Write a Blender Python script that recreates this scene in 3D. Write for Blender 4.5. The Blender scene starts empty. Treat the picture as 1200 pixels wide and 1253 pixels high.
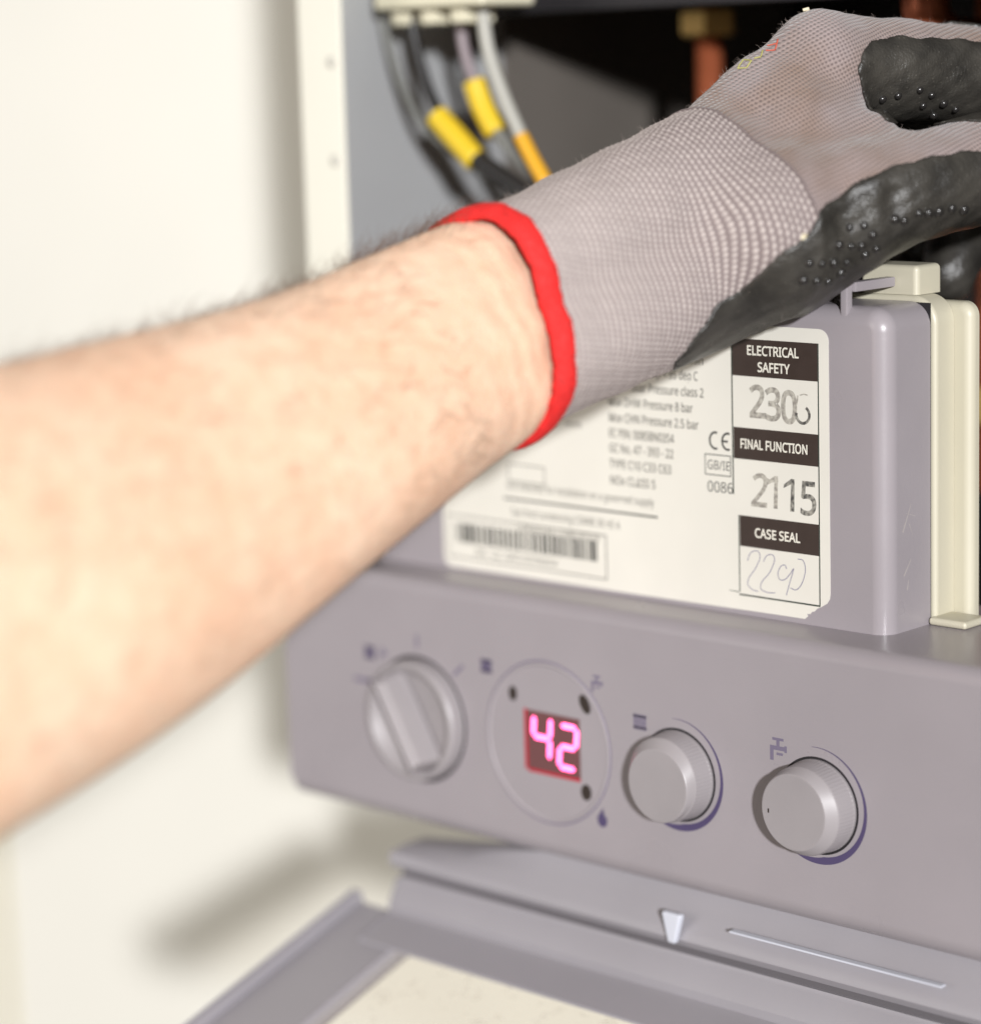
import bpy, bmesh, math, random
import numpy as np
from mathutils import Vector, Matrix
from mathutils.bvhtree import BVHTree

random.seed(7); RNG = np.random.default_rng(7)
MM = 0.001
sc = bpy.context.scene
COL = sc.collection

# ------------------------------------------------------------------ camera
cam_d = bpy.data.cameras.new('camera'); cam = bpy.data.objects.new('camera', cam_d); COL.objects.link(cam)
cam.matrix_world = Matrix(((0.724752, -0.097202, 0.682119, 0.415439), (0.688377, 0.144596, -0.710795, -0.565195), (-0.029541, 0.984705, 0.171708, 0.150741), (0.000000, 0.000000, 0.000000, 1.000000)))
cam_d.sensor_fit = 'HORIZONTAL'; cam_d.sensor_width = 36.0; cam_d.lens = 96.0
cam_d.clip_start = 0.02; cam_d.clip_end = 50
cam_d.dof.use_dof = True; cam_d.dof.focus_distance = 0.706; cam_d.dof.aperture_fstop = 4.0
cam_d.dof.aperture_blades = 8
sc.camera = cam

# ------------------------------------------------------------------ light
w = bpy.data.worlds.new('World'); sc.world = w; w.use_nodes = True
w.node_tree.nodes['Background'].inputs[0].default_value = (1.0, 0.93, 0.82, 1)
w.node_tree.nodes['Background'].inputs[1].default_value = 0.25

def area(name, loc, target, size, size_y, power, col):
    l = bpy.data.lights.new(name, 'AREA'); l.shape = 'RECTANGLE'; l.size = size; l.size_y = size_y
    l.energy = power; l.color = col
    o = bpy.data.objects.new(name, l); COL.objects.link(o)
    o.location = loc
    o.rotation_euler = (Vector(target) - Vector(loc)).to_track_quat('-Z', 'Y').to_euler()
    return o
area('window_light', (4.12, -3.60, 1.32), (-0.1, 0, 0.0), 0.20, 0.26, 460, (0.98, 0.985, 1.0))
area('fill_light', (-0.75, -2.0, 0.45), (-0.3, 0, 0.05), 1.0, 1.0, 12, (1.0, 0.96, 0.9))  # added soft fill from the front left, lifts the wall and arm

sc.view_settings.view_transform = 'Standard'; sc.view_settings.look = 'None'
sc.view_settings.exposure = 0.0; sc.view_settings.gamma = 1.0
sc.cycles.use_denoising = True
sc.cycles.max_bounces = 8

# ------------------------------------------------------------------ materials
def lin(c):
    return tuple(((v/255)/12.92 if v/255 <= .04045 else ((v/255+.055)/1.055)**2.4) for v in c) + (1,)

def mat(name, rgb, rough=.5, metal=0.0, spec=.5, bump=0.0, bscale=400, var=0.0, vscale=30, emis=None, estr=0, sss=0, coat=0.0):
    m = bpy.data.materials.new(name); m.use_nodes = True
    nt = m.node_tree; b = nt.nodes['Principled BSDF']
    c = lin(rgb)
    b.inputs['Base Color'].default_value = c
    b.inputs['Roughness'].default_value = rough
    b.inputs['Metallic'].default_value = metal
    b.inputs['Specular IOR Level'].default_value = spec
    if coat: b.inputs['Coat Weight'].default_value = coat; b.inputs['Coat Roughness'].default_value = .15
    if sss:
        b.inputs['Subsurface Weight'].default_value = sss
        b.inputs['Subsurface Radius'].default_value = (1, .35, .2)
        b.inputs['Subsurface Scale'].default_value = .004
    if emis:
        b.inputs['Emission Color'].default_value = lin(emis); b.inputs['Emission Strength'].default_value = estr
    tc = None
    if var or bump:
        tc = nt.nodes.new('ShaderNodeTexCoord')
    if var:
        n = nt.nodes.new('ShaderNodeTexNoise'); n.inputs['Scale'].default_value = vscale; n.inputs['Detail'].default_value = 6
        nt.links.new(tc.outputs['Object'], n.inputs['Vector'])
        mr = nt.nodes.new('ShaderNodeMapRange'); mr.inputs[1].default_value = .3; mr.inputs[2].default_value = .7
        mr.inputs[3].default_value = 1-var; mr.inputs[4].default_value = 1+var*.5
        nt.links.new(n.outputs['Fac'], mr.inputs[0])
        mx = nt.nodes.new('ShaderNodeVectorMath'); mx.operation = 'SCALE'
        mx.inputs[0].default_value = c[:3]; nt.links.new(mr.outputs[0], mx.inputs['Scale'])
        nt.links.new(mx.outputs[0], b.inputs['Base Color'])
        mr2 = nt.nodes.new('ShaderNodeMapRange'); mr2.inputs[1].default_value = .3; mr2.inputs[2].default_value = .7
        mr2.inputs[3].default_value = rough*.85; mr2.inputs[4].default_value = min(1, rough*1.2)
        nt.links.new(n.outputs['Fac'], mr2.inputs[0]); nt.links.new(mr2.outputs[0], b.inputs['Roughness'])
    if bump:
        n2 = nt.nodes.new('ShaderNodeTexNoise'); n2.inputs['Scale'].default_value = bscale; n2.inputs['Detail'].default_value = 4
        nt.links.new(tc.outputs['Object'], n2.inputs['Vector'])
        bp = nt.nodes.new('ShaderNodeBump'); bp.inputs['Strength'].default_value = bump; bp.inputs['Distance'].default_value = .0004
        nt.links.new(n2.outputs['Fac'], bp.inputs['Height']); nt.links.new(bp.outputs[0], b.inputs['Normal'])
    return m

M = {}
M['wall'] = mat('wall_paint', (236,233,224), .7, bump=.15, bscale=300, var=.02, vscale=6)
M['bead'] = mat('bead', (196,186,150), .6)
M['grey'] = mat('grey_plastic', (152,145,149), .3, spec=.5, bump=.1, bscale=2200, var=.05, vscale=25)
M['grey_in'] = mat('flap_plastic', (150,146,151), .4, bump=.04, bscale=1200, var=.05, vscale=20)
M['knob'] = mat('knob_plastic', (150,144,146), .42, bump=.04, bscale=1500, var=.05, vscale=60)
M['cream'] = mat('cream_plastic', (194,188,168), .42, bump=.04, bscale=1200, var=.04, vscale=25)
M['white'] = mat('white_enamel', (226,223,210), .42, var=.02, vscale=20)
M['lining'] = mat('zinc_lining', (190,191,192), .45, metal=.35, var=.08, vscale=8)
M['shade_panel'] = mat('lining_shade', (92,86,80), .8, bump=.2, bscale=200, var=.15, vscale=12)  # dark tone stands in for shade deep inside the casing
M['groove'] = mat('groove_grey', (88,84,88), .6)
M['dark'] = mat('dark_steel', (44,40,38), .55, metal=.4, var=.2, vscale=20)
M['tray'] = mat('tray_steel', (70,68,64), .5, metal=.5, var=.1)
M['label'] = mat('label_paper', (220,216,206), .48, bump=.04, bscale=900, var=.035, vscale=35)
M['brownblack'] = mat('label_black', (58,46,41), .5, var=.1, vscale=300)
M['print'] = mat('label_print', (88,84,78), .6)
M['print_d'] = mat('label_print_dark', (52,52,50), .6)
M['line'] = mat('label_line', (38,50,42), .6)
M['letter'] = mat('label_letter', (228,223,210), .5)
M['pen'] = mat('ballpoint', (98,92,132), .6)
M['purple'] = mat('navy_print', (74,64,98), .55)
M['symbol'] = mat('symbol_print', (110,102,122), .55)
M['gap'] = mat('gap_black', (30,27,30), .7)
M['hole'] = mat('indicator_lens', (52,44,40), .3)
M['led'] = mat('led_lit', (255,90,150), .4, emis=(255,86,146), estr=7)
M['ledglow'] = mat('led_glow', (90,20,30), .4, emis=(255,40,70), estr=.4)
M['window'] = mat('display_back', (92,66,66), .3, emis=(200,30,60), estr=.08, coat=.5)  # weak red emission imitates the digits' glow in the window
M['yellow'] = mat('yellow_sleeve', (214,182,40), .45)
M['orange'] = mat('orange_sleeve', (214,158,32), .45)
M['cable_k'] = mat('black_cable', (34,32,32), .45)
M['cable_g'] = mat('grey_cable', (112,112,108), .5)
M['cable_p'] = mat('mauve_cable', (136,124,128), .5)
M['cable_w'] = mat('white_cable', (168,166,158), .5)
M['connector'] = mat('nylon_connector', (214,208,184), .5)
M['brass'] = mat('brass', (214,176,106), .4, metal=.5, var=.1, vscale=80)
M['copper'] = mat('copper', (172,94,62), .4, metal=.5, var=.15, vscale=60)
M['scuff'] = mat('scuff', (170,162,160), .6)
M['screw'] = mat('screw_zinc', (198,195,186), .5, metal=.2)
M['clip'] = mat('pale_clip_and_light', (196,198,208), .45)  # clip plastic, also used for the painted light line at the hinge
M['red'] = mat('red_hem', (216,34,32), .75, bump=1.0, bscale=800, var=.25, vscale=500)
M['hair'] = mat('arm_hair', (104,75,54), .5)
M['fuzz'] = mat('yarn_fuzz', (176,162,154), .8)
M['thread'] = mat('thread_knot', (216,206,178), .8)
M['mark_y'] = mat('print_yellow', (176,172,104), .7)
M['mark_r'] = mat('print_red', (196,92,72), .7)

# stamp ink: uneven, the paper shows through
def ink(name, rgb, lo, hi):
    m = mat(name, rgb, .6); nt = m.node_tree; b = nt.nodes['Principled BSDF']
    tc = nt.nodes.new('ShaderNodeTexCoord'); n = nt.nodes.new('ShaderNodeTexNoise'); n.inputs['Scale'].default_value = 900; n.inputs['Detail'].default_value = 3
    nt.links.new(tc.outputs['Object'], n.inputs['Vector'])
    mr = nt.nodes.new('ShaderNodeMapRange'); mr.inputs[1].default_value = .35; mr.inputs[2].default_value = .65; mr.inputs[3].default_value = lo; mr.inputs[4].default_value = hi
    nt.links.new(n.outputs['Fac'], mr.inputs[0])
    mx = nt.nodes.new('ShaderNodeMix'); mx.data_type = 'RGBA'
    mx.inputs[6].default_value = lin((224,219,205)); mx.inputs[7].default_value = lin(rgb)
    nt.links.new(mr.outputs[0], mx.inputs[0]); nt.links.new(mx.outputs[2], b.inputs['Base Color'])
    return m
M['ink_l'] = ink('faint_stamp_ink', (132,126,119), .45, .95)
M['ink_d'] = ink('strong_stamp_ink', (70,68,66), .55, 1.0)

# skin
def skin():
    m = mat('skin', (226,176,142), .55, sss=.12, spec=.35); nt = m.node_tree; b = nt.nodes['Principled BSDF']
    tc = nt.nodes.new('ShaderNodeTexCoord')
    n = nt.nodes.new('ShaderNodeTexNoise'); n.inputs['Scale'].default_value = 28; n.inputs['Detail'].default_value = 5
    n2 = nt.nodes.new('ShaderNodeTexNoise'); n2.inputs['Scale'].default_value = 150; n2.inputs['Detail'].default_value = 4
    for q in (n, n2): nt.links.new(tc.outputs['Object'], q.inputs['Vector'])
    cr = nt.nodes.new('ShaderNodeValToRGB')
    cr.color_ramp.elements[0].position = .3; cr.color_ramp.elements[0].color = lin((233,193,164))
    cr.color_ramp.elements[1].position = .7; cr.color_ramp.elements[1].color = lin((238,206,180))
    nt.links.new(n.outputs['Fac'], cr.inputs[0])
    mx = nt.nodes.new('ShaderNodeMix'); mx.data_type = 'RGBA'; mx.blend_type = 'MULTIPLY'; mx.inputs[0].default_value = .2
    cr2 = nt.nodes.new('ShaderNodeValToRGB'); cr2.color_ramp.elements[0].position = .35; cr2.color_ramp.elements[0].color = lin((220,176,150)); cr2.color_ramp.elements[1].position = .6; cr2.color_ramp.elements[1].color = (1,1,1,1)
    nt.links.new(n2.outputs['Fac'], cr2.inputs[0])
    nt.links.new(cr.outputs[0], mx.inputs[6]); nt.links.new(cr2.outputs[0], mx.inputs[7]); nt.links.new(mx.outputs[2], b.inputs['Base Color'])
    n3 = nt.nodes.new('ShaderNodeTexVoronoi'); n3.inputs['Scale'].default_value = 900; nt.links.new(tc.outputs['Object'], n3.inputs['Vector'])
    ad = nt.nodes.new('ShaderNodeMath'); ad.operation = 'ADD'; nt.links.new(n2.outputs['Fac'], ad.inputs[0])
    sm = nt.nodes.new('ShaderNodeMath'); sm.operation = 'MULTIPLY'; sm.inputs[1].default_value = .25; nt.links.new(n3.outputs['Distance'], sm.inputs[0]); nt.links.new(sm.outputs[0], ad.inputs[1])
    bp = nt.nodes.new('ShaderNodeBump'); bp.inputs['Strength'].default_value = .5; bp.inputs['Distance'].default_value = .0012
    nt.links.new(ad.outputs[0], bp.inputs['Height']); nt.links.new(bp.outputs[0], b.inputs['Normal'])
    return m
M['skin'] = skin()

# knit: stitches laid out in the glove's own coordinates
def math_node(nt, op, a, b=None):
    n = nt.nodes.new('ShaderNodeMath'); n.operation = op
    for i, v in enumerate((a, b)):
        if v is None: continue
        if isinstance(v, (int, float)): n.inputs[i].default_value = v
        else: nt.links.new(v, n.inputs[i])
    return n.outputs[0]
def knit():
    m = mat('fine_knit', (164,148,142), .85, spec=.2); nt = m.node_tree; b = nt.nodes['Principled BSDF']
    tc = nt.nodes.new('ShaderNodeTexCoord'); sp = nt.nodes.new('ShaderNodeSeparateXYZ')
    nz = nt.nodes.new('ShaderNodeTexNoise'); nz.inputs['Scale'].default_value = 60
    nt.links.new(tc.outputs['Object'], nz.inputs['Vector'])
    sb = nt.nodes.new('ShaderNodeVectorMath'); sb.operation = 'SUBTRACT'; sb.inputs[1].default_value = (.5,.5,.5); nt.links.new(nz.outputs['Color'], sb.inputs[0])
    sl = nt.nodes.new('ShaderNodeVectorMath'); sl.operation = 'SCALE'; sl.inputs['Scale'].default_value = .0025; nt.links.new(sb.outputs[0], sl.inputs[0])
    av = nt.nodes.new('ShaderNodeVectorMath'); av.operation = 'ADD'; nt.links.new(tc.outputs['Object'], av.inputs[0]); nt.links.new(sl.outputs[0], av.inputs[1])
    nt.links.new(av.outputs[0], sp.inputs[0])
    x, y, z = sp.outputs
    # along the hand and across it (the depth axis bends the rows round the hand)
    p = math_node(nt, 'ADD', math_node(nt, 'MULTIPLY', x, .86), math_node(nt, 'MULTIPLY', y, -.5))
    p = math_node(nt, 'ADD', p, math_node(nt, 'MULTIPLY', z, .55))
    q = math_node(nt, 'ADD', math_node(nt, 'MULTIPLY', x, .45), math_node(nt, 'MULTIPLY', y, .85))
    k = 2*math.pi/.00106
    cp = math_node(nt, 'COSINE', math_node(nt, 'MULTIPLY', p, k*.92))
    cq = math_node(nt, 'COSINE', math_node(nt, 'MULTIPLY', q, k))
    h = math_node(nt, 'ADD', math_node(nt, 'MULTIPLY', cq, .62), math_node(nt, 'MULTIPLY', cp, .45))
    cr = nt.nodes.new('ShaderNodeValToRGB')
    cr.color_ramp.elements[0].position = .0; cr.color_ramp.elements[0].color = lin((100,89,88))
    cr.color_ramp.elements[1].position = .55; cr.color_ramp.elements[1].color = lin((154,140,138))
    hh = math_node(nt, 'ADD', math_node(nt, 'MULTIPLY', h, .5), .5)
    nt.links.new(hh, cr.inputs[0])
    n = nt.nodes.new('ShaderNodeTexNoise'); n.inputs['Scale'].default_value = 45; n.inputs['Detail'].default_value = 5; nt.links.new(tc.outputs['Object'], n.inputs['Vector'])
    cr2 = nt.nodes.new('ShaderNodeValToRGB'); cr2.color_ramp.elements[0].position = .3; cr2.color_ramp.elements[0].color = lin((226,210,190)); cr2.color_ramp.elements[1].position = .6; cr2.color_ramp.elements[1].color = (1,1,1,1)
    nt.links.new(n.outputs['Fac'], cr2.inputs[0])
    mx = nt.nodes.new('ShaderNodeMix'); mx.data_type = 'RGBA'; mx.blend_type = 'MULTIPLY'; mx.inputs[0].default_value = 1
    nt.links.new(cr.outputs[0], mx.inputs[6]); nt.links.new(cr2.outputs[0], mx.inputs[7]); nt.links.new(mx.outputs[2], b.inputs['Base Color'])
    bp = nt.nodes.new('ShaderNodeBump'); bp.inputs['Strength'].default_value = .8; bp.inputs['Distance'].default_value = .00022
    nt.links.new(h, bp.inputs['Height']); nt.links.new(bp.outputs[0], b.inputs['Normal'])
    b.inputs['Sheen Weight'].default_value = .25
    return m
M['knit'] = knit()
def rib():
    m = mat('rib_knit', (190,176,168), .8, spec=.25); nt = m.node_tree; b = nt.nodes['Principled BSDF']
    at = nt.nodes.new('ShaderNodeAttribute'); at.attribute_name = 'stitch'
    cr = nt.nodes.new('ShaderNodeValToRGB')
    cr.color_ramp.elements[0].position = .12; cr.color_ramp.elements[0].color = lin((120,108,107))
    cr.color_ramp.elements[1].position = .92; cr.color_ramp.elements[1].color = lin((200,189,184))
    nt.links.new(at.outputs['Fac'], cr.inputs[0]); nt.links.new(cr.outputs[0], b.inputs['Base Color'])
    tc = nt.nodes.new('ShaderNodeTexCoord'); n = nt.nodes.new('ShaderNodeTexNoise'); n.inputs['Scale'].default_value = 2500
    nt.links.new(tc.outputs['Object'], n.inputs['Vector'])
    bp = nt.nodes.new('ShaderNodeBump'); bp.inputs['Strength'].default_value = .35; bp.inputs['Distance'].default_value = .0001
    nt.links.new(n.outputs['Fac'], bp.inputs['Height']); nt.links.new(bp.outputs[0], b.inputs['Normal'])
    return m
M['rib'] = rib()
def nitrile():
    m = mat('nitrile_coating', (56,53,50), .36, spec=.5); nt = m.node_tree; b = nt.nodes['Principled BSDF']
    tc = nt.nodes.new('ShaderNodeTexCoord')
    n = nt.nodes.new('ShaderNodeTexNoise'); n.inputs['Scale'].default_value = 1300; n.inputs['Detail'].default_value = 3
    n2 = nt.nodes.new('ShaderNodeTexNoise'); n2.inputs['Scale'].default_value = 110; n2.inputs['Detail'].default_value = 5
    vo = nt.nodes.new('ShaderNodeTexVoronoi'); vo.inputs['Scale'].default_value = 520
    for q in (n, n2, vo): nt.links.new(tc.outputs['Object'], q.inputs['Vector'])
    cr = nt.nodes.new('ShaderNodeValToRGB'); cr.color_ramp.elements[0].position = .35; cr.color_ramp.elements[0].color = lin((42,40,37)); cr.color_ramp.elements[1].position = .7; cr.color_ramp.elements[1].color = lin((66,63,58))
    nt.links.new(n2.outputs['Fac'], cr.inputs[0])
    # rubbed specks
    sp = nt.nodes.new('ShaderNodeMapRange'); sp.inputs[1].default_value = .0; sp.inputs[2].default_value = .16; sp.inputs[3].default_value = .55; sp.inputs[4].default_value = 0
    nt.links.new(vo.outputs['Distance'], sp.inputs[0])
    mx = nt.nodes.new('ShaderNodeMix'); mx.data_type = 'RGBA'; mx.inputs[7].default_value = lin((140,134,124))
    nt.links.new(math_node(nt, 'MULTIPLY', sp.outputs[0], n2.outputs['Fac']), mx.inputs[0])
    nt.links.new(cr.outputs[0], mx.inputs[6]); nt.links.new(mx.outputs[2], b.inputs['Base Color'])
    bp = nt.nodes.new('ShaderNodeBump'); bp.inputs['Strength'].default_value = .8; bp.inputs['Distance'].default_value = .0003
    nt.links.new(math_node(nt, 'ADD', n.outputs['Fac'], n2.outputs['Fac']), bp.inputs['Height']); nt.links.new(bp.outputs[0], b.inputs['Normal'])
    return m
M['nitrile'] = nitrile()
M['dot'] = mat('grip_rubber', (40,38,37), .22, spec=.6, coat=.4)

def clear():
    m = bpy.data.materials.new('clear_window'); m.use_nodes = True; nt = m.node_tree
    for n in list(nt.nodes): nt.nodes.remove(n)
    o = nt.nodes.new('ShaderNodeOutputMaterial'); t = nt.nodes.new('ShaderNodeBsdfTransparent'); t.inputs[0].default_value = (.98,.97,.95,1)
    p = nt.nodes.new('ShaderNodeBsdfPrincipled'); p.inputs['Base Color'].default_value = lin((204,196,182)); p.inputs['Roughness'].default_value = .3
    mx = nt.nodes.new('ShaderNodeMixShader'); tc = nt.nodes.new('ShaderNodeTexCoord')
    n = nt.nodes.new('ShaderNodeTexNoise'); n.inputs['Scale'].default_value = 170; n.inputs['Detail'].default_value = 3
    nt.links.new(tc.outputs['Object'], n.inputs['Vector'])
    mr = nt.nodes.new('ShaderNodeMapRange'); mr.inputs[1].default_value = .6; mr.inputs[2].default_value = .72; mr.inputs[3].default_value = .05; mr.inputs[4].default_value = .3
    nt.links.new(n.outputs['Fac'], mr.inputs[0]); nt.links.new(mr.outputs[0], mx.inputs[0])
    nt.links.new(t.outputs[0], mx.inputs[1]); nt.links.new(p.outputs[0], mx.inputs[2]); nt.links.new(mx.outputs[0], o.inputs[0])
    return m
M['clear'] = clear()

# ------------------------------------------------------------------ mesh helpers (all sizes in millimetres)
def link(name, me, m, parent=None, smooth=False, kind=None):
    me.materials.append(M[m])
    if smooth: me.shade_smooth()
    o = bpy.data.objects.new(name, me); COL.objects.link(o)
    if parent: o.parent = parent
    if kind: o['kind'] = kind
    return o
def pyd(name, v, f, m, parent=None, smooth=False, kind=None):
    me = bpy.data.meshes.new(name); me.from_pydata([tuple(float(c)*MM for c in p) for p in v], [], f); me.update()
    return link(name, me, m, parent, smooth, kind)
def empty(name, loc=(0,0,0)):
    o = bpy.data.objects.new(name, None); COL.objects.link(o); o.empty_display_size = .02
    return o
def thing(o, label, cat, group=None):
    o['label'] = label; o['category'] = cat
    if group: o['group'] = group
def bm_done(name, bm, m, parent, smooth=True, angle=35):
    me = bpy.data.meshes.new(name)
    bmesh.ops.recalc_face_normals(bm, faces=bm.faces)
    for v in bm.verts: v.co *= MM
    if smooth:
        for f in bm.faces: f.smooth = True
        for e in bm.edges:
            if len(e.link_faces) == 2 and e.calc_face_angle(0) > math.radians(angle): e.smooth = False
    bm.to_mesh(me); bm.free()
    o = link(name, me, m, parent)
    if smooth:
        wn = o.modifiers.new('weighted', 'WEIGHTED_NORMAL'); wn.keep_sharp = True; wn.mode = 'FACE_AREA'; wn.weight = 90
    return o
def box(name, x, y, z, m, parent=None, bev=0.0, seg=3, sel=None):
    bm = bmesh.new(); bmesh.ops.create_cube(bm, size=1)
    for v in bm.verts:
        v.co = Vector((x[0]+(v.co.x+.5)*(x[1]-x[0]), y[0]+(v.co.y+.5)*(y[1]-y[0]), z[0]+(v.co.z+.5)*(z[1]-z[0])))
    if bev:
        es = [e for e in bm.edges if sel is None or sel((e.verts[0].co+e.verts[1].co)/2, (e.verts[1].co-e.verts[0].co).normalized())]
        bmesh.ops.bevel(bm, geom=es, offset=bev, segments=seg, profile=.5, affect='EDGES')
    return bm_done(name, bm, m, parent)
def prism_x(name, prof, x0, x1, m, parent, bev=0, angle=30):
    bm = bmesh.new()
    a = [bm.verts.new((x0, y, z)) for y, z in prof]; b = [bm.verts.new((x1, y, z)) for y, z in prof]
    n = len(prof)
    ca = bm.faces.new(a); bm.faces.new(b[::-1])
    for i in range(n): bm.faces.new((a[i], b[i], b[(i+1) % n], a[(i+1) % n]))
    if bev: bmesh.ops.bevel(bm, geom=list(ca.edges), offset=bev, segments=3, profile=.5, affect='EDGES')
    return bm_done(name, bm, m, parent, angle=angle)
def arc(cy, cz, r, a0, a1, n=6):
    return [(cy+r*math.cos(math.radians(a0+(a1-a0)*i/n)), cz+r*math.sin(math.radians(a0+(a1-a0)*i/n))) for i in range(n+1)]
def plate_xz(name, pts, y, th, m, parent):
    # flat piece in the plane of the front, th thick towards the room
    n = len(pts); v = [(p[0], y, p[1]) for p in pts] + [(p[0], y-th, p[1]) for p in pts]
    f = [list(range(n, 2*n))[::-1]] + [[i, (i+1) % n, n+(i+1) % n, n+i] for i in range(n)]
    return pyd(name, v, f, m, parent)
def flat_xz(name, polys, y, m, parent):
    v, f = [], []
    for p in polys:
        f.append(list(range(len(v), len(v)+len(p)))); v += [(a, y, b) for a, b in p]
    return pyd(name, v, f, m, parent)
def rect(x0, x1, z0, z1): return [(x0, z0), (x1, z0), (x1, z1), (x0, z1)]
def frame_polys(x0, x1, z0, z1, t):
    return [rect(x0, x1, z0, z0+t), rect(x0, x1, z1-t, z1), rect(x0, x0+t, z0+t, z1-t), rect(x1-t, x1, z0+t, z1-t)]
def lathe(name, prof, cx, cz, m, parent, seg=96, rf=None, closed=True, shift=None):
    v, f = [], []
    for k, (r, y) in enumerate(prof):
        for i in range(seg):
            a = 2*math.pi*i/seg
            rr = rf(r, a, k) if rf else r
            sx, sz = shift[k] if shift else (0, 0)
            v.append((cx+sx+rr*math.cos(a), y, cz+sz+rr*math.sin(a)))
    for k in range(len(prof)-1):
        for i in range(seg):
            f.append((k*seg+i, k*seg+(i+1) % seg, (k+1)*seg+(i+1) % seg, (k+1)*seg+i))
    if closed: f.append(tuple((len(prof)-1)*seg+i for i in range(seg)))
    me = bpy.data.meshes.new(name); me.from_pydata([tuple(c*MM for c in p) for p in v], [], f); me.update()
    bm = bmesh.new(); bm.from_mesh(me)
    bpy.data.meshes.remove(me)
    for q in bm.verts: q.co /= MM
    return bm_done(name, bm, m, parent, angle=32)
def spline(pts, n):
    p = [np.array(q, float) for q in pts]; p = [2*p[0]-p[1]] + p + [2*p[-1]-p[-2]]
    out = []
    for i in range(1, len(p)-2):
        for k in range(n):
            t = k/n
            out.append(.5*((2*p[i]) + (-p[i-1]+p[i+1])*t + (2*p[i-1]-5*p[i]+4*p[i+1]-p[i+2])*t*t + (-p[i-1]+3*p[i]-3*p[i+1]+p[i+2])*t**3))
    out.append(p[-2]); return out
def tube_mesh(path, rad, seg=12, cap=True):
    v, f = [], []; n = len(path); up = np.array((.3, .2, .9))
    for i, c in enumerate(path):
        t = path[min(i+1, n-1)]-path[max(i-1, 0)]; t = t/np.linalg.norm(t)
        a = np.cross(t, up); a /= np.linalg.norm(a); b = np.cross(t, a)
        r = rad[i] if hasattr(rad, '__len__') else rad
        for k in range(seg):
            w_ = 2*math.pi*k/seg; v.append(c+r*(math.cos(w_)*a+math.sin(w_)*b))
    for i in range(n-1):
        for k in range(seg): f.append((i*seg+k, i*seg+(k+1) % seg, (i+1)*seg+(k+1) % seg, (i+1)*seg+k))
    if cap: f.append(tuple(range(seg))); f.append(tuple((n-1)*seg+k for k in range(seg)))
    return v, f
def tube(name, pts, r, m, parent, n=8, seg=12):
    path = spline(pts, n); v, f = tube_mesh(path, r, seg)
    return pyd(name, v, f, m, parent, smooth=True)
def ribbon(path, wd):
    v, f = [], []; n = len(path)
    for i, c in enumerate(path):
        c = np.array(c); t = np.array(path[min(i+1, n-1)])-np.array(path[max(i-1, 0)]); t = t/(np.linalg.norm(t)+1e-9)
        nn = np.array((-t[1], t[0]))*wd*.5
        v += [tuple(c+nn), tuple(c-nn)]
    return [[v[2*i], v[2*i+1], v[2*i+3], v[2*i+2]] for i in range(n-1)]

import os
FONT = None
try:                       # the sans-serif face that ships inside Blender, else the built-in one
    FONT = bpy.data.fonts.load(os.path.join(bpy.utils.resource_path('LOCAL'), 'datafiles', 'fonts', 'NotoSansHebrew-Regular.woff2'))
except Exception:
    FONT = None
CAP = .573 if FONT else .682          # height of a capital at size 1
def text(name, s, x, z, size, y, m, parent, sx=1.0, bold=0.0, align='LEFT', skew=0.0, rot=0.0, fit=None):
    c = bpy.data.curves.new('t', 'FONT'); c.body = s
    if FONT: c.font = FONT
    c.size = 1; c.offset = bold; c.align_x = align; c.resolution_u = 3; c.shear = skew
    o = bpy.data.objects.new('t', c); COL.objects.link(o)
    bpy.context.view_layer.update()
    me = bpy.data.meshes.new_from_object(o.evaluated_get(bpy.context.evaluated_depsgraph_get()))
    bpy.data.objects.remove(o); bpy.data.curves.remove(c)
    co = np.empty(len(me.vertices)*3); me.vertices.foreach_get('co', co); co = co.reshape(-1, 3)
    q = co.copy()*size*.716/CAP
    if fit:                                  # make the line exactly this long
        sx = fit/max(1e-6, (q[:, 0].max()-q[:, 0].min()))
    q[:, 0] *= sx
    cr, sr = math.cos(rot), math.sin(rot)
    out = np.stack([(x+q[:, 0]*cr-q[:, 1]*sr), np.full(len(q), y), (z+q[:, 0]*sr+q[:, 1]*cr)], 1)*MM
    me.vertices.foreach_set('co', out.ravel()); me.update(); me.name = name
    me.materials.clear()
    return link(name, me, m, parent)

# ================================================================== SETTING
WY = 250
wall = box('wall', (-2600, 1200), (WY, WY+120), (-1300, 1300), 'wall')
wall['kind'] = 'structure'
box('joint_bead', (-757, -750), (WY-2, WY-.02), (-1290, 1290), 'bead', wall, .6, 2)

# ================================================================== BOILER
boiler = empty('wall_boiler')
thing(boiler, 'grey and cream gas boiler with its front cover off, red digital display and control knobs', 'boiler')

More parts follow.
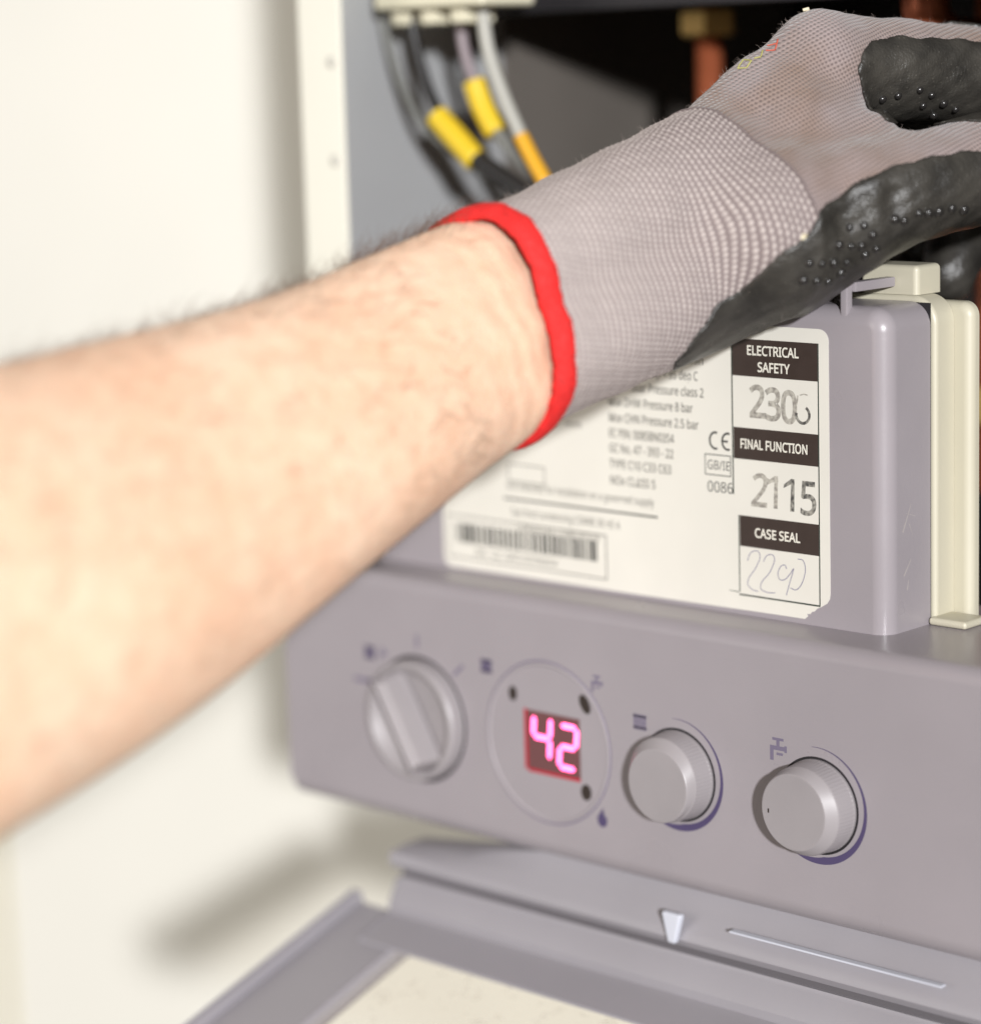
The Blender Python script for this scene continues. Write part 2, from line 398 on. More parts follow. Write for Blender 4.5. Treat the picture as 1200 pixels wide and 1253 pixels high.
XL, XR, ZT, ZB = -203, 232, 420, -20
def chassis():
    c = box('chassis_frame', (XL, XL+1.5), (0, WY-1), (ZB, ZT), 'white', boiler)
    # folded front edge, inner return, right-hand side and top
    box('front_flange', (XL+.02, XL+19), (-1.5, -.02), (ZB, ZT), 'white', c, .5, 2)
    for z in (150.5, 120.1, 240, 330):
        lathe('screw', [(1.9, -1.55), (1.9, -1.9), (1.4, -2.2), (.01, -2.25)], XL+15.0, z, 'screw', c, 24)
    box('side_panel', (XR-1.5, XR), (0, WY-1), (ZB, ZT), 'white', boiler)
    box('side_lining', (XL+1.6, XL+2.6), (9.2, WY-4), (ZB+2, ZT-2), 'lining', boiler)
    box('lining_shade_panel', (XL+2.7, XL+4.4), (88, WY-4.2), (ZB+3, ZT-3), 'shade_panel', boiler, .6, 2)  # added dark panel: shade on the rear of the lining, put into colour
    box('back_plate', (XL+3, XR-2), (WY-3.5, WY-2), (ZB+1, ZT-1), 'dark', boiler)
    box('floor_plate', (XL+3, XR-2), (52, WY-4), (ZB, ZB+2), 'dark', boiler)
    t = box('burner_tray', (XL+6, XR-8), (70, WY-8), (168, 400), 'tray', boiler, 2, 2)
    box('tray_lip', (XL+6, XR-8), (62, 69.9), (164, 171), 'gap', t, 1, 2)
chassis()

# --- control panel (lower fascia)
prof = [(48, -5.4)] + [(-12.5, -5.4)] + arc(-13.5, -9.9, 4.5, 100, 180, 7) + arc(-12, -78, 6, 180, 262, 7) + [(48, -84.4)]
panel = prism_x('control_panel', prof, -203, XR, 'grey', boiler, bev=1.6)

# --- upper housing: a shallow rounded box
def rounded_box(name, x0, x1, y0, y1, z0, z1, r, m, parent, re=4.0):
    # right-hand vertical edge and top right corner rounded with r, front edges re
    bm = bmesh.new(); loops = []; n = 9
    for k in range(n+1):
        ph = math.pi/2*k/n; ins = re*(1-math.sin(ph)); y = y0+re*(1-math.cos(ph)); rc = max(.3, r-ins)
        X, Z = x1-ins, z1-ins
        out = [(x0, z0), (X, z0)] + [(X-rc+rc*math.cos(a), Z-rc+rc*math.sin(a)) for a in [math.pi/2*i/10 for i in range(11)]] + [(x0, Z)]
        loops.append([bm.verts.new((p[0], y, p[1])) for p in out])
    loops.append([bm.verts.new((v.co.x, y1, v.co.z)) for v in loops[-1]])
    m_ = len(loops[0])
    bm.faces.new(loops[0]); bm.faces.new(loops[-1][::-1])
    for a, b in zip(loops[:-1], loops[1:]):
        for i in range(m_): bm.faces.new((a[i], b[i], b[(i+1) % m_], a[(i+1) % m_]))
    return bm_done(name, bm, m, parent, angle=40)
housing = rounded_box('control_housing', -176, 18.6, 0, 20.3, -5.42, 82.6, 6.5, 'grey', boiler, 5.0)
back = rounded_box('housing_back', -178, 20.0, 20.9, 29.5, -5.43, 84.0, 7.5, 'cream', boiler, 1.4)
back2 = rounded_box('rear_cover', -160, 25.4, 29.6, 33.5, -5.44, 82.0, 4.0, 'cream', back, 2.5)
box('cover_foot', (19.0, 31), (18.5, 29.4), (-5.38, -3.2), 'cream', back, .9, 3)
box('shadow_gap', (-175, 18.4), (20.35, 20.85), (-5.3, 82.3), 'gap', back)
box('latch_block', (-5.5, 13.3), (22, 34), (84.05, 92.0), 'cream', back, 1.6, 4, lambda c, d: c.z > 85)
clip = box('retaining_clip', (3.4, 5.6), (.6, 3.2), (78.5, 88.9), 'grey', boiler, .4, 2)
box('clip_bar', (3.42, 6.6), (3.25, 21.5), (86.2, 88.85), 'grey', clip, .35, 2)
clip2 = box('retaining_clip', (-9.2, -8.2), (1.2, 3.0), (77.0, 83.8), 'gap', boiler, .2, 2)
clip2['label'] = 'small dark slot beside the gloved thumb'

# scuffs on the side of the housing
for (y0_, z0_), (y1_, z1_), w_ in (((7, 22), (11, 29), .5), ((10, 24), (12, 20), .4), ((8.5, 27), (13, 25.5), .35), ((7.5, 10), (11, 14), .45), ((9, 6), (9.8, 8.5), .5)):
    pyd('scuff_mark', [(18.64, y0_, z0_), (18.64, y0_+w_, z0_-.2), (18.64, y1_+w_*.3, z1_), (18.64, y1_, z1_+.2)], [(0, 1, 2, 3)], 'scuff', housing)
# --- rating label
lp = []
x0, x1, z0, z1, r = -147.2, 0.0, -4.5, 76.2, 3.2
lp += [(x0+r-r*math.cos(a), z0+r-r*math.sin(a)) for a in [math.pi/2*i/6 for i in range(7)]]
lp += [(-70, -4.3), (-15.5, -3.9), (-8.6, -3.9), (-7.6, -3.1), (-7.9, -2.4), (-6.7, -2.3), (-6.2, -1.6), (-5.4, -1.5), (-4.4, -.5), (-3.0, .1), (-1.0, 1.3), (-.2, 2.6), (.05, 4.2)]
lp += [(x1-r+r*math.cos(a), z1-r+r*math.sin(a)) for a in [math.pi/2*i/6 for i in range(7)]]
lp += [(x0+r-r*math.sin(a), z1-r+r*math.cos(a)) for a in [math.pi/2*i/6 for i in range(7)]]
label = plate_xz('rating_label', lp, -.02, .16, 'label', boiler)
label['label'] = 'cream rating label with stamped test boxes and a torn lower corner'
YL = -.22
def tx(name, s, p, size, m='print', **k): return text(name, s, p[0], p[1], size, k.pop('y', YL), m, label, **k)
# test boxes down the right-hand side
hb = -32.6; hr = -3.6
h1 = flat_xz('black_header', [rect(hb, hr, 62.0, 72.3)], YL, 'brownblack', label)
h2 = flat_xz('black_header', [rect(hb+.1, hr, 38.8, 47.6)], YL, 'brownblack', label)
h3 = flat_xz('black_header', [rect(hb+1.9, hr, 14.2, 22.9)], YL, 'brownblack', label)
flat_xz('box_rules', [rect(hb-.45, hb-.02, 28.6, 72.4), rect(hr+.02, hr+.4, .1, 72.3), rect(hb+1.4, hb+1.75, 1.1, 22.9), rect(hb+1.4, hr, .1, .55)], YL, 'line', label)
flat_xz('box_rules', [[(hb-2.2, 1.0), (hb+1.35, .85), (hb+1.35, 1.1), (hb-2.2, 1.15)]], YL-.01, 'line', label)
cx = (hb+hr)/2
YT = YL-.06
tx('header_text', 'ELECTRICAL', (cx-.6, 68.0), 3.55, 'letter', y=YT, bold=.02, align='CENTER', fit=17.6)
tx('header_text', 'SAFETY', (cx-.3, 63.5), 3.55, 'letter', y=YT, bold=.02, align='CENTER', fit=11.0)
tx('header_text', 'FINAL FUNCTION', (cx-.5, 41.9), 3.55, 'letter', y=YT, bold=.02, align='CENTER', fit=22.9)
tx('header_text', 'CASE SEAL', (cx+.4, 17.2), 3.5, 'letter', y=YT, bold=.02, align='CENTER', fit=15.6)
# stamped numbers, each digit its own depth of ink
for s, px, m, dz in (('2', -27.0, 'ink_l', .3), ('3', -21.6, 'ink_l', -.1), ('0', -16.2, 'ink_l', -.5)):
    tx('stamped_digit', s, (px, 50.6+dz), 12.0, m, y=YL-.01, bold=.022, sx=.86)
# last digit printed only in part
def arcpts(cx, cz, rx, rz, a0, a1, n=14): return [(cx+rx*math.cos(math.radians(a0+(a1-a0)*i/n)), cz+rz*math.sin(math.radians(a0+(a1-a0)*i/n))) for i in range(n+1)]
flat_xz('stamped_digit', ribbon(arcpts(-8.6, 52.6, 2.2, 2.3, 62, -190), .85), YL-.012, 'ink_d', label)
flat_xz('stamped_digit', ribbon([(-10.8, 53.2), (-10.9, 54.6), (-10.4, 56.6), (-10.3, 57.8)], .55) + ribbon([(-9.6, 57.9), (-8.2, 58.3), (-6.9, 58.1)], .35), YL-.012, 'ink_l', label)
for s, px, m, dz, sk in (('2', -27.0, 'ink_l', .4, .1), ('5', -10.2, 'ink_d', -.3, .03)):
    tx('stamped_digit', s, (px, 25.6+dz), 12.6, m, y=YL-.01, bold=.014, sx=.86, skew=sk)
flat_xz('stamped_digit', ribbon([(-21.6, 34.0), (-19.6, 33.4), (-17.2, 33.8)], .7), YL-.012, 'ink_l', label)
for px, m_, dz in ((-21.4, 'ink_l', .3), (-15.7, 'ink_d', .0)):
    flat_xz('stamped_digit', [[(px+a, 25.6+dz+b) for a, b in ((2.5, 0), (3.9, 0), (4.1, 9.1), (3.0, 9.1))], [(px+a, 25.6+dz+b) for a, b in ((.3, 6.3), (.5, 7.4), (3.0, 9.1), (2.9, 7.6))]], YL-.01, m_, label)
# ballpoint note
def pen(pts, n=8, wd=.2): return ribbon([tuple(q) for q in spline(pts, n)], wd)
P_ = lambda *q: [(hb+1.8+a, 1.0+b) for a, b in q]
flat_xz('handwritten_note', pen(P_((2.6,9.2),(3.8,11.6),(6.2,12.3),(7.0,10.6),(5.4,7.4),(3.2,4.6),(2.6,2.6),(4.2,1.2),(6.2,.9))) +
        pen(P_((8.2,9.6),(9.4,11.4),(11.4,11.8),(12.0,10.2),(10.2,6.6),(7.6,3.8),(7.2,1.8),(9.4,1.0),(12.2,1.2))) +
        pen(P_((16.2,8.4),(15.6,9.4),(14.2,8.9),(13.2,6.8),(13.8,5.2),(15.6,5.4),(17.4,7.2),(18.6,8.7),(17.4,5.2),(16.4,2.2),(16.0,1.0))) +
        pen(P_((17.4,3.2),(19.6,3.0),(21.6,5.4),(22.6,9.0),(21.8,11.4),(20.0,11.6))), YL-.01, 'pen', label)
# approval marks
flat_xz('ce_mark', ribbon(arcpts(-39.0, 43.2, 2.0, 2.3, 70, 290), .62) + ribbon(arcpts(-34.6, 43.2, 2.0, 2.3, 70, 290), .62) + [rect(-36.4, -34.6, 42.9, 43.5)], YL, 'print_d', label)
flat_xz('country_frame', frame_polys(-42.9, -33.6, 33.3, 39.3, .28), YL, 'print_d', label)
tx('country_text', 'GB/IE', (-42.1, 35.0), 3.6, 'print_d', fit=7.9)
tx('body_number', '0086', (-42.2, 28.6), 4.2, 'print_d', fit=9.0)
# data column
rows = [('max flow rate 11.5 l/min', 64.2, -43.2), ('Max water temp < 95 deg C', 59.6, -45.2), ('PMS < 3bar Pressure class 2', 55.0, -43.2),
        ('Max DHW Pressure 8 bar', 50.4, -47.2), ('Max CHN Pressure 2.5 bar', 45.8, -45.2), ('EC PIN: 0085BN0354', 41.2, -54.2),
        ('GC No. 47 - 393 - 22', 36.8, -54.4), ('TYPE C10 C33 C63', 32.2, -55.2), ('NOx CLASS 5', 27.4, -61.4)]
for s, z, xe in rows:
    tx('data_line', s, (-78.4, z), 3.5, 'print', fit=xe+78.4, bold=.008)
tx('data_line', 'mm', (-95.4, 42.8), 3.0, 'print', fit=6)
flat_xz('code_panel', frame_polys(-119, -104, 24.5, 30, .3), YL, 'print', label)
tx('data_line', 'Unit intended for installation on a governed supply', (-120, 22.2), 3.2, 'print', fit=58)
flat_xz('divider_rule', [rect(-121, -60.5, 18.9, 19.5)], YL, 'print_d', label)
tx('data_line', 'Gas fired condensing COMBI 30 HE A', (-118, 14.2), 3.2, 'print', fit=43)
tx('data_line', 'CONDENSING COMBI BOILER', (-116, 9.6), 3.2, 'print', fit=33)
flat_xz('barcode_frame', frame_polys(-145.2, -80.2, -1.4, 12.0, .35), YL, 'print', label)
rr = random.Random(3); bars = []; x = -141.5
while x < -84.2:
    wd = rr.choice((.45, .45, .6, .9, 1.2)); bars.append(rect(x, min(x+wd, -84), 3.6, 9.6)); x += wd+rr.choice((.4, .45, .6, 1.0))
flat_xz('barcode', bars, YL-.01, 'print_d', label)
tx('data_line', '395 - 22 - 0472 05700054', (-134, .2), 2.9, 'print', fit=34)

# --- knobs
def knob(cx, cz, ang):
    k = empty('knob'); k.parent = boiler
    def rf(r, a, kk): return r*(1+.004*(math.cos(a*72))) if kk in (2, 3) else r
    sx, sz = 1.05*math.cos(ang), 1.05*math.sin(ang)
    lathe('knob_body', [(12.75, -18.06), (12.75, -18.8), (12.6, -19.0), (12.2, -24.6), (12.0, -25.0), (11.75, -25.3), (10.75, -27.0), (10.45, -27.3), (10.0, -27.4)], cx, cz, 'knob', k, 288, rf,
          shift=[(0,0)]*6+[(sx,sz)]*3)
    lathe('knob_gap', [(12.8, -18.04), (13.5, -18.04)], cx, cz, 'gap', k, 96, closed=False)
    # volume wedge printed round the knob: thin at the top, thick below
    v, f = [], []
    N = 60
    for i in range(N+1):
        t = i/N; a = math.radians(96-t*222); wd = .12+2.0*min(1, t*1.25)**1.3*(1 if t < .8 else max(.12, (1-t)/.2))
        for q in (16.2-wd*.999, 16.2): v.append((cx+q*math.cos(a), -18.05, cz+q*math.sin(a)))
    f = [(2*i, 2*i+1, 2*i+3, 2*i+2) for i in range(N)]
    pyd('level_mark', v, f, 'purple', k)
    return k
k = knob(8.4, -49.8, math.radians(178)); k['label'] = 'round temperature knob under the tap symbol'
flat_xz('pointer_mark', [rect(-1.1, -.6, -51.2, -50.0)], -27.45, 'hole', k)
flat_xz('dark_tick', [rect(-6.3, -5.6, -49.6, -46.6)], -18.05, 'gap', k)  # small dark strip beside the knob's left edge
k = knob(-39.9, -49.5, math.radians(-80)); k['label'] = 'round temperature knob under the radiator symbol'
flat_xz('pointer_mark', [rect(-38.6, -38.0, -60.0, -59.0)], -27.3, 'hole', k)

def selector(cx, cz):
    k = empty('selector_knob'); k.parent = boiler
    k['label'] = 'rotary selector with a raised bar grip'
    lathe('dial', [(19.0, -18.05), (18.6, -22.2), (17.9, -23.0), (16.8, -23.0), (14.8, -20.4), (12, -18.9), (.02, -18.6)], cx, cz, 'knob', k, 96)
    lathe('knob_gap', [(19.05, -18.03), (19.9, -18.03)], cx, cz, 'gap', k, 96, closed=False)
    # grip: a tapered bar across the dial
    bm = bmesh.new(); bmesh.ops.create_cube(bm, size=1)
    d = math.radians(121)
    for v in bm.verts:
        L, wd, y = v.co.x*32, v.co.y*(7.6 if v.co.z < 0 else 2.8), (-18.7 if v.co.z < 0 else -28.0)
        if v.co.z > 0: L *= .93
        v.co = Vector((cx+L*math.cos(d)-wd*math.sin(d), y, cz+L*math.sin(d)+wd*math.cos(d)))
    bmesh.ops.bevel(bm, geom=list(bm.edges), offset=1.2, segments=4, profile=.5, affect='EDGES')
    bm_done('grip_bar', bm, 'knob', k)
selector(-142.4, -49.2)

# --- display
disp = empty('display'); disp.parent = boiler
dcx, dcz = -89.2, -48.2
lathe('display_bezel', [(24.3, -18.02), (24.1, -18.5), (23.5, -18.6), (23.1, -18.25), (22.8, -18.1), (.05, -18.1)], dcx, dcz, 'grey', disp, 96)
flat_xz('bezel_groove', ribbon(arcpts(dcx, dcz, 24.5, 24.5, 0, 360, 90), .45), -18.06, 'symbol', disp)
plate_xz('display_window', rect(-98.0, -76.4, -57.2, -39.2), -18.12, .12, 'window', disp)
flat_xz('window_glow_edge', [rect(-98.2, -97.0, -57.3, -39.0), rect(-97.0, -76.4, -58.0, -57.0)], -18.28, 'ledglow', disp)  # LED scatter on the window border, painted as faintly emissive strips
def seg_digit(x, z, wd, h, segs):
    t = 1.5; g = .2; P = []
    S = {'a': (0, h, wd, h), 'g': (0, h/2, wd, h/2), 'd': (0, 0, wd, 0), 'f': (0, h/2, 0, h), 'b': (wd, h/2, wd, h), 'e': (0, 0, 0, h/2), 'c': (wd, 0, wd, h/2)}
    for s in segs:
        a = S[s]
        dx, dz = a[2]-a[0], a[3]-a[1]; L = math.hypot(dx, dz); ux, uz = dx/L, dz/L
        q = [(g, 0), (g+t/2, t/2), (L-g-t/2, t/2), (L-g, 0), (L-g-t/2, -t/2), (g+t/2, -t/2)]
        P.append([(x+a[0]+ux*p-uz*n+.07*(a[1]+uz*p), z+a[1]+uz*p+ux*n) for p, n in q])
    return P
d4 = flat_xz('display_digit', seg_digit(-95.0, -53.2, 6.6, 12.6, 'fgbc'), -18.4, 'led', disp)
d2 = flat_xz('display_digit', seg_digit(-84.6, -54.6, 6.4, 12.6, 'abged'), -18.4, 'led', disp)
for px, pz, rx, rz, tl in ((-102.5, -35.2, 1.5, 2.2, 0), (-74.1, -34.3, 1.7, 3.0, .5), (-74.3, -60.7, 1.9, 2.4, 0)):
    pts = []
    for i in range(20):
        a = 2*math.pi*i/20; u, v_ = rx*math.cos(a), rz*math.sin(a)
        pts.append((px+u*math.cos(tl)-v_*math.sin(tl), pz+u*math.sin(tl)+v_*math.cos(tl)))
    plate_xz('indicator_lens', pts, -18.12, .25, 'hole', disp)

# --- symbols printed on the panel
YS = -18.06
def sym(name, polys, m='symbol'): return flat_xz(name, polys, YS, m, panel)
def radiator(x, z, s): return [rect(x-s*.5+i*s*.26, x-s*.5+i*s*.26+s*.2, z-s*.5, z+s*.5) for i in range(4)] + [rect(x-s*.56, x+s*.56, z+s*.3, z+s*.42), rect(x-s*.56, x+s*.56, z-s*.42, z-s*.3)]
def tap(x, z, s): return [rect(x-s*.5, x+s*.4, z, z+s*.22), rect(x-s*.1, x+s*.1, z+s*.22, z+s*.5), rect(x-s*.35, x+s*.35, z+s*.5, z+s*.64), rect(x-s*.5, x-s*.28, z-s*.55, z), rect(x+s*.4, x+s*.55, z-s*.06, z+s*.28), rect(x-s*.1, x+s*.3, z-s*.25, z-s*.12)]
def flame(x, z, s): return [[(x+s*a, z+s*b) for a, b in ((0,-.6),(.35,-.4),(.42,0),(.15,.3),(.1,.7),(-.2,.35),(-.42,0),(-.35,-.4))]]
sym('radiator_symbol', radiator(-53.5, -36.4, 4.6)); sym('tap_symbol', tap(-4.6, -36.6, 5.4))
sym('radiator_symbol', radiator(-113.3, -28.5, 4.2), 'purple'); sym('tap_symbol', tap(-69.5, -27.8, 4.2))
sym('flame_symbol', flame(-68.5, -67.5, 4.6), 'purple')
sym('off_symbol', [rect(-143, -142, -27, -22.8)])
sym('radiator_symbol', radiator(-163.6, -31.2, 4.2), 'purple'); sym('tap_symbol', tap(-157.6, -31.0, 3.2))
sym('dial_mark', [rect(-171, -163.5, -41.2, -39.8)], 'symbol'); sym('dial_mark', [[(-127.6, -33.0), (-127.0, -33.8), (-122.8, -30.2), (-123.4, -29.4)]])

# --- drop-down flap with a clear window, hinged under the panel
flap = empty('service_flap'); flap.parent = boiler
flap['label'] = 'opened drop-down flap with grey frame and clear window'
TILT = math.radians(18.6)
def fl(x, s, n): return (x, -14 - s*math.cos(TILT) - n*math.sin(TILT), -112 - s*math.sin(TILT) + n*math.cos(TILT))
def flap_bar(name, x, s, n, m, bev=.8, tp=None):
    bm = bmesh.new(); bmesh.ops.create_cube(bm, size=1)
    for v in bm.verts:
        v.co = Vector(fl(x[0]+(v.co.x+.5)*(x[1]-x[0]), s[0]+(v.co.y+.5)*(s[1]-s[0]), n[0]+(v.co.z+.5)*(n[1]-n[0])))
    bmesh.ops.bevel(bm, geom=list(bm.edges), offset=bev, segments=3, profile=.5, affect='EDGES')
    return bm_done(name, bm, m, flap)
SL = 112
flap_bar('side_rail', (-171.5, -141), (6, SL), (-5, 0), 'grey_in')
flap_bar('outer_lip', (-174.4, -171.6), (4.5, SL+1), (-6, 2.6), 'grey_in', .9)
flap_bar('side_rail', (171, 200), (6, SL), (-5, 0), 'grey_in')
flap_bar('outer_lip', (200.1, 203), (4.5, SL+1), (-6, 2.6), 'grey_in', .9)
flap_bar('hinge_rail', (-155, 200), (6.6, 21.5), (.05, 1.2), 'grey_in', .5)
flap_bar('window_pane', (-141.3, 171.2), (21.0, SL-1), (-3.4, -1.2), 'clear', .3)
prism_x('hinge_bar', [(-7, -115.5), (-21.0, -115.0), (-21.4, -110.5), (-19.2, -106.2), (-16.8, -104.0), (-16.2, -102.6), (-7, -102.6)], -156.5, 205, 'grey_in', flap, bev=.9)
prism_x('groove', [(-6, -102.6), (-15.2, -102.6), (-14.6, -100.4), (-6, -100.4)], -155.5, 204, 'groove', flap)
hp = [(-3, -100.3), (-17.0, -100.0), (-19.0, -97.6), (-18.2, -94.5), (-14.0, -90.0), (-11, -84.7), (-3, -84.6)]
bm = bmesh.new(); loops = []
for xx, dz in ((-157.5, 9.0), (-128, 5.0), (-98, 0), (205, 0)):      # the left end slopes down
    loops.append([bm.verts.new((xx, y, z if z < -94 else z-dz*(z+94.5)/9.9)) for y, z in hp])
for a, b in zip(loops[:-1], loops[1:]):
    for i in range(7): bm.faces.new((a[i], b[i], b[(i+1) % 7], a[(i+1) % 7]))
bm.faces.new(loops[0]); bm.faces.new(loops[-1][::-1])
bm_done('hinge_cover', bm, 'grey_in', flap, angle=40)
hk = box('hinge_clip', (-44.5, -37.5), (-21.2, -18.8), (-98.5, -89.5), 'clip', flap, .8, 3)
for v in hk.data.vertices: v.co.x = -.041+(v.co.x+.041)*(.3+.7*min(1, (v.co.z+.0985)/.008))
box('hinge_light_line', (-21, 49), (-19.9, -17.5), (-91.3, -90.7), 'clip', flap, .2, 2)  # pale strip standing in for light along the gap under the panel

# --- cables, connector and pipework inside
YC = 30
def cx3(*pts): return [(p[0], YC, p[1]) for p in pts]
cb = box('connector_block', (-191, -143), (20, 44), (166, 196), 'connector', boiler, 1.5, 3)
for xx in (-184, -171, -158): box('connector_socket', (xx-3.4, xx+3.4), (24, 38), (161, 165.9), 'connector', cb, 1.2, 2)
c = tube('cable', cx3((-197.5, 169.4), (-195.8, 159.1), (-189.9, 143.5), (-179.5, 129.2), (-160.1, 117.7), (-137.7, 107.8), (-121.2, 93.2)), 1.4, 'cable_g', boiler)
def cable(m1, m2, m3, pts1, pts2, pts3, r1, r2, r3, yo=0):
    a = tube('cable', [(p[0], YC+yo, p[1]) for p in pts1], r1, m1, boiler)
    tube('sleeve', [(p[0], YC+yo, p[1]) for p in pts2], r2, m2, a)
    if pts3: tube('cable_tail', [(p[0], YC+yo, p[1]) for p in pts3], r3, m3, a)
cable('cable_k', 'yellow', 'cable_k', [(-182.2, 163.8), (-180.1, 153.6), (-175.3, 140.7), (-167.8, 129.2)], [(-171.7, 132.5), (-164.4, 126.3), (-155.4, 118.7)], [(-158.2, 121.3), (-146.1, 114.8), (-130.9, 106.7), (-111.3, 91.0)], 1.9, 4.0, 3.0, -2)
cable('cable_p', 'yellow', 'cable_g', [(-166.3, 163.3), (-165.0, 153.2), (-160.2, 140.5)], [(-160.8, 143.0), (-157.5, 135.4), (-151.9, 127.1)], [(-153.6, 129.1), (-144.1, 120.3), (-130.8, 109.2), (-117.9, 93.2)], 1.8, 3.9, 2.2, 4)
cable('cable_w', 'orange', 'cable_g', [(-152.8, 165.4), (-150.8, 152.9), (-145.1, 139.1), (-137.1, 124.8)], [(-138.0, 126.3), (-133.8, 119.9), (-128.0, 111.9)], [(-129.3, 113.4), (-120.9, 103.1), (-111.4, 88.5)], 2.2, 2.5, 1.9, 0)
def pipe(name, x, y, r, z0, z1, m, nuts=()):
    seg = 32
    v, f = tube_mesh([np.array((x, y, z0)), np.array((x, y, (z0+z1)/2)), np.array((x, y, z1))], r, seg)
    p = pyd(name, v, f, m, boiler, smooth=True)
    for (za, zb, rn, mm_) in nuts:
        v, f = [], []
        for zz, q in ((za, rn*.9), (za+1, rn), (zb-1, rn), (zb, rn*.9)):
            for i in range(6): v.append((x+q*math.cos(i*math.pi/3), y+q*math.sin(i*math.pi/3), zz))
        f = [(k*6+i, k*6+(i+1) % 6, (k+1)*6+(i+1) % 6, (k+1)*6+i) for k in range(3) for i in range(6)] + [tuple(range(6)), tuple(18+i for i in range(6))]
        pyd('union_nut', v, f, mm_, p)
    return p
q = (-123.8, 105.0, 158.6); pipe('gas_pipe', q[0], 105, 4.4, 8, 168, 'copper', ((q[2]-3.5, q[2]+5, 9.5, 'brass'),))
q = (-30.0, 90.0, 160.8); tube('copper_pipe', [(q[0], 90, 168), (q[0], 90, 160), (q[0], 96, 154), (q[0], 110, 151), (q[0], 240, 150)], 7.0, 'copper', boiler, 8, 20)
q = (-43.1, 150.0, 50.1); pipe('copper_pipe', q[0], 150, 7.5, 8, 168, 'copper', ((30, 42, 12, 'brass'),))

# ================================================================== PERSON: arm and gloved hand
person = empty('person')
thing(person, 'bare forearm reaching in, hand in grey knit glove with black coating and red hem', 'person')
HM = Matrix(((0.724752, 0.097202, -0.682119, -0.015813), (0.688377, -0.144596, 0.710795, -0.019102), (-0.029541, -0.984705, -0.171708, 0.106046), (0.000000, 0.000000, 0.000000, 1.000000)))          # the hand's own frame: along, down, away
HR = np.array([[HM[i][j] for j in range(3)] for i in range(3)]); HO = np.array([HM[i][3] for i in range(3)])
def to_world(p): return (HR @ (np.asarray(p, float)*MM).T).T + HO

# ---- implicit hand (millimetres in the hand frame)
def smin(a, b, k):
    h = np.clip(.5+.5*(b-a)/k, 0, 1); return b*(1-h)+a*h-k*h*(1-h)
def cone(P, a, b, ra, rb):
    a = np.asarray(a, np.float32); b = np.asarray(b, np.float32); ab = b-a
    t = np.clip(((P-a) @ ab)/float(ab @ ab), 0, 1)
    d = P-a-t[..., None]*ab
    return np.sqrt((d*d).sum(-1))-(ra+(rb-ra)*t)
unit = lambda v: np.asarray(v, float)/np.linalg.norm(v)
HEM = np.array((-63.0, 29.7, -18.0)); SEAM = np.array((-2.8, 1.8, 7.0))
U0 = unit((8.8, 30, 0)); V0 = np.array((16.4, -1.7, -14.)); V0 = unit(V0-U0*(V0 @ U0))
U1 = unit((10.9, 32.2, 0)); V1 = np.array((13, -5., -20.)); V1 = unit(V1-U1*(V1 @ U1))
AX = unit(SEAM-HEM)
chains = [ # (points with radius), blend
  ([((-9.2, -8.2, 14.0),20), ((9.4, -28.1, 18.0),15.4), ((24.7, -44.0, 18.0),14.3)], 9),                       # index metacarpal
  ([((24.7, -44.0, 18.0),14.2), ((45.3, -44.9, 28.0),13.2), ((88.0, -46.4, 48.0),12.4), ((109.5, -22.8, 58.0),11.5), ((104.6, -1.2, 52.0),9.8)], 3.5),   # index finger
  ([((-5.0, -5.8, 28.0),19.0), ((13.8, -27.4, 38.0),15.5), ((29.9, -44.0, 39.0),14.5)], 9),
  ([((29.9, -44.0, 39.0),14.0), ((48.3, -45.5, 48.0),12.4), ((81.0, -46.9, 68.0),12), ((79.9, -20.9, 76.0),10.6), ((67.3, 8.0, 64.0),7.4)], 3),     # middle finger, curled down
  ([((-2.7, -5.0, 45.0),19), ((17.1, -25.2, 58.0),17), ((31.9, -41.8, 60.0),13.5)], 9),
  ([((31.9, -41.8, 60.0),13.0), ((78.4, -44.7, 86.0),11.5), ((79.9, -20.3, 94.0),10.4), ((69.0, -2.5, 88.0),8.8)], 3),
  ([((-0.4, -3.0, 58.0),17), ((16.5, -21.4, 74.0),15), ((31.3, -37.5, 78.0),12.5)], 9),
  ([((31.3, -37.5, 78.0),12.0), ((68.0, -37.7, 96.0),10.4), ((68.6, -19.8, 100.0),9.4), ((60.3, -6.8, 94.0),8.2)], 3),
  ([((-3.2, 2.7, 3.0),21.5), ((10.8, 1.7, 0.0),20.8), ((32.1, -4.9, -2.0),15.0)], 10),                   # thumb base
  ([((32.1, -4.9, -2.0),14.8), ((43.4, -8.5, -1.0),12.2), ((54.6, -11.5, 4.0),12.3), ((67.7, -15.3, 10.0),12.6), ((102.0, -21.9, 26.0),10.4)], 6),                          # thumb
]
CREASE = [((23.1, 0.3, -18.0), (32.6, 7.0, -22.0), 1.5), ((38.1, -4.5, -16.0), (40.7, 5.2, -18.0), 1.6), ((26.7, -4.3, -18.0), (35.4, 0.6, -20.0), 1.0)]
